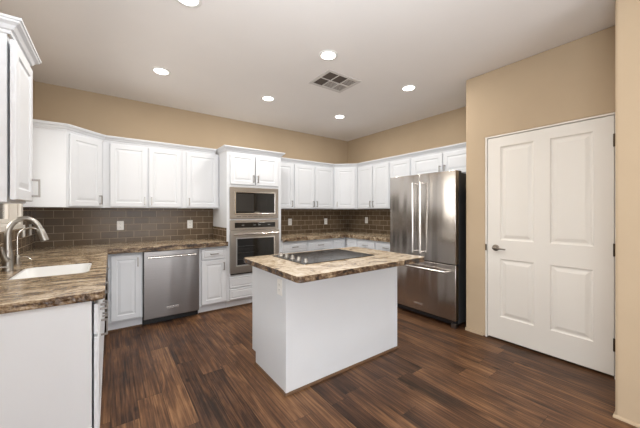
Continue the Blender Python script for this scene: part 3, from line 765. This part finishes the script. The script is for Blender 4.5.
# cooktop
KX0, KX1, KY0, KY1 = 1.15, 1.91, 1.77, 2.30
ck = thing('cooktop', 'black glass electric cooktop set in the island counter', 'cooktop', (KX0, KY0, .9085))
w_ = KX1-KX0; d_ = KY1-KY0
bm = BM(); prism(bm, arc_rect(0, w_, 0, d_, .012), 0, .004); obj('steel_rim', bm, M['bright'], ck)
bm = BM(); prism(bm, arc_rect(.005, w_-.005, .005, d_-.005, .01), .0042, .008); gl = obj('glass_top', bm, M['cooktop'], ck, bevel=.001)
for cx, cy, r in ((.26, .14, .085), (.26, .39, .11), (.60, .14, .11), (.60, .39, .085), (.44, .27, .06)):
    bm = BM(); lathe(bm, [(r-.003, .0081), (r, .0085), (r+.0, .0086), (r+.003, .0081)], (cx, cy, 0), 48); obj('burner_ring', bm, M['ring'], gl)
for k in range(5):
    bm = lathe(BM(), [(0, .0082), (.019, .0082), (.019, .012), (.0155, .015), (.015, .030), (.013, .034), (0, .034)], (.055, .06+k*.098, 0), 24)
    kb = obj('control_knob', bm, M['faucet'], ck, smooth=True)
    bm = BM(); box(bm, .053, .057, .06+k*.098-.015, .06+k*.098+.015, .0342, .038); obj('knob_grip', bm, M['faucet'], kb)

# ------------------------------------------------------------------ outlets
def outlet(label, loc, rz, group='white outlet plates'):
    t = thing('outlet_plate', label, 'outlet', loc, rz, group)
    bm = BM(); box(bm, -.036, .036, -.006, 0, -.058, .058); obj('cover_plate', bm, M['plate'], t, bevel=.003)
    for s in (-1, 1):
        bm = BM(); lathe(bm, [(0, -.0078), (.0165, -.0078), (.0172, -.0062)], (0, 0, s*.02), 20, axis='y')
        rc = obj('receptacle', bm, M['plate'], t)
        bm = BM()
        for dx in (-.006, .006): box(bm, dx-.0012, dx+.0012, -.0086, -.0080, s*.02-.002, s*.02+.006)
        box(bm, -.002, .002, -.0086, -.0080, s*.02-.010, s*.02-.006)
        obj('slots', bm, M['slot'], rc)
    return t
yb = YB-t8-.0003
outlet('white outlet plate on the tile above the dishwasher\'s left, nearest the sink corner', (.105, yb, 1.126), 0)
outlet('white outlet plate on the tile just left of the oven tower', (.926, yb, 1.122), 0)
outlet('white outlet plate on the tile just right of the oven tower', (2.581, yb, 1.118), 0)
outlet('white outlet plate on the far wall tile near the right corner', (3.381, yb, 1.112), 0)
outlet('white outlet plate on the right wall tile beside the fridge', (XR-t8-.0003, 3.892, 1.138), -PI/2)
outlet('white outlet plate on the left wall tile close to the window casing', (XL+t8+.0003, 3.885, 1.118), PI/2)
outlet('white outlet plate on the left wall tile nearest the corner', (XL+t8+.0003, 4.175, 1.115), PI/2)
outlet('white outlet plate on the left end of the island below the counter', (CX0-.0003, 1.868, .750), -PI/2)

# ------------------------------------------------------------------ pantry door
dr = thing('door_1', 'white four-panel pantry door with lever handle', 'door', (XP, 0, 0), 0, kind='structure'); del dr['category']
bm = BM(); box(bm, -.004, .115, DY0+.001, DY0+.016, 0.001, DZ-.001); box(bm, -.004, .115, DY1-.016, DY1-.001, 0.001, DZ-.001); box(bm, -.004, .115, DY0+.016, DY1-.016, DZ-.016, DZ-.001)
obj('door_jamb', bm, M['door'], dr, bevel=.002)
# leaf: face grid with four moulded panels
LY0, LY1, LZ0, LZ1 = DY0+.021, DY1-.021, .022, DZ-.021
bm = BM(); xf = .004; th = .035
ycs = [LY0, LY0+.118, .5*(LY0+LY1)-.060, .5*(LY0+LY1)+.060, LY1-.118, LY1]
zcs = [LZ0, .245, .828, 1.018, 1.955, LZ1]
V = {}
def vv(i, j, x=xf):
    if (i, j, x) not in V: V[i, j, x] = bm.verts.new((x, ycs[i], zcs[j]))
    return V[i, j, x]
for i in range(5):
    for j in range(5):
        if i in (1, 3) and j in (1, 3):
            prev = [vv(i, j), vv(i+1, j), vv(i+1, j+1), vv(i, j+1)]
            for ins, dxx in ((.008, .008), (.016, .010), (.024, .010), (.050, .002)):
                a0, a1, b0, b1 = ycs[i]+ins, ycs[i+1]-ins, zcs[j]+ins, zcs[j+1]-ins
                vs = [bm.verts.new((xf+dxx, a, b_)) for a, b_ in ((a0, b0), (a1, b0), (a1, b1), (a0, b1))]
                for k in range(4): bm.faces.new((prev[k], prev[(k+1) % 4], vs[(k+1) % 4], vs[k]))
                prev = vs
            bm.faces.new(prev)
        else: bm.faces.new((vv(i, j), vv(i+1, j), vv(i+1, j+1), vv(i, j+1)))
for i in range(5):
    for j in (0, 5): bm.faces.new((vv(i, j), vv(i+1, j), vv(i+1, j, xf+th), vv(i, j, xf+th)))
for j in range(5):
    for i in (0, 5): bm.faces.new((vv(i, j), vv(i, j+1), vv(i, j+1, xf+th), vv(i, j, xf+th)))
obj('door_leaf', bm, M['door'], dr)
ly, lz = 1.300, .935
bm = BM(); lathe(bm, [(0, xf-.0145), (.012, xf-.0145), (.030, xf-.008), (.033, xf-.0005)], (0, ly, lz), 28, axis='x')
tube(bm, [(xf-.012, ly, lz), (-.045, ly, lz)], .010, 14)
tube(bm, [(-.045, ly+.012, lz+.002), (-.045, ly-.01, lz+.001), (-.047, ly-.05, lz-.003), (-.043, ly-.105, lz-.006)], [.011, .011, .008, .006], 12)
obj('door_handle', bm, M['aged'], dr, smooth=True)
obj('strike_plate', box(BM(), -.007, -.0045, DY1-.015, DY1-.002, .90, .965), M['bronze'], dr)
for z in (1.857, 1.004, .267):
    bm = BM(); tube(bm, [(-.006, LY0-.004, z-.05), (-.006, LY0-.004, z+.05)], .007, 12)
    box(bm, -.0045, .0035, LY0-.012, LY0+.004, z-.048, z+.048)
    obj('hinge', bm, M['bronze'], dr)

# ------------------------------------------------------------------ ceiling lights
where = {(0, 0): 'far row, leftmost, above the left wall cabinets', (1, 0): 'far row, middle, in front of the oven tower', (2, 0): 'far row, right, nearest the far right corner',
         (0, 1): 'nearer row, leftmost, cut by the top edge', (1, 1): 'nearer row, middle, beside the ceiling vent', (2, 1): 'nearer row, rightmost, in front of the fridge'}
def can(x, y, label, power=CAN_POWER):
    t = thing('recessed_light', label, 'ceiling light', (x, y, ZC), 0, 'round recessed ceiling lights')
    obj('trim_ring', lathe(BM(), [(.066, -.0005), (.090, -.0005), (.090, -.004), (.085, -.007), (.072, -.009), (.066, -.006), (.066, -.0005)], (0, 0, 0), 40), M['plate'], t, smooth=True)
    obj('lens', lathe(BM(), [(.0655, -.001), (.0655, -.0045), (.05, -.0065), (0, -.0075)], (0, 0, 0), 40), M['lens'], t, smooth=True)
    l = bpy.data.lights.new('lamp', 'AREA'); l.shape = 'DISK'; l.size = .14; l.energy = power; l.color = (1, .96, .90)
    lo = bpy.data.objects.new('lamp', l); C.objects.link(lo); lo.parent = t; lo.location = (0, 0, -.012)
for i, x in enumerate((.425, 1.632, 2.825)):
    for j, y in enumerate((3.355, 2.10)):
        can(x, y, 'round recessed ceiling light, ' + where[i, j])
for x in (.42, 1.623):
    can(x, .3, 'round recessed ceiling light behind the camera', 3)
    can(x, -1.6, 'round recessed ceiling light behind the camera', 3)

# ------------------------------------------------------------------ ceiling vent
vx0, vy0 = 1.80, 2.30
vt = thing('ceiling_vent', 'square white air supply register in the ceiling with dark louvred openings', 'vent', (vx0, vy0, ZC))
vw, vh = .46, .38
xs = [0, .03, .148, .160, .290, .302, vw-.03+.0, vw]; xs = [0, .035, .155, .168, .288, .301, .421, .456]
ys = [0, .035, .182, .195, .342, .377]
bm = BM(); cells(bm, xs, ys, -.008, -.0005, lambda i, j: not (i in (1, 3, 5) and j in (1, 3)))
obj('register_frame', bm, M['louver'], vt, bevel=.002)
for i in (1, 3, 5):
    for j in (1, 3):
        darkc = (i, j) in ((1, 1), (1, 3), (3, 1))  # cells whose louvres get the duct shade as a dark colour
        x0, x1, y0, y1 = xs[i], xs[i+1], ys[j], ys[j+1]
        obj('duct_opening', box(BM(), x0, x1, y0, y1, -.0018, -.0006), M['ventdark'], vt)
        bm = BM(); n = 6
        for k in range(n):
            yy = y0+(k+.5)*(y1-y0)/n
            s = 1 if darkc else -1
            hw = .004 if darkc else .0105
            vs = [bm.verts.new(p) for p in ((x0, yy-hw, -.0075 if s < 0 else -.0022), (x1, yy-hw, -.0075 if s < 0 else -.0022), (x1, yy+hw, -.003 if s < 0 else -.0072), (x0, yy+hw, -.003 if s < 0 else -.0072))]
            r = bmesh.ops.extrude_face_region(bm, geom=[bm.faces.new(vs)])
            for v in r['geom']:
                if isinstance(v, bmesh.types.BMVert): v.co.z += .0008
        obj('louvre_bank', bm, M['ventdark'] if darkc else M['louver'], vt)
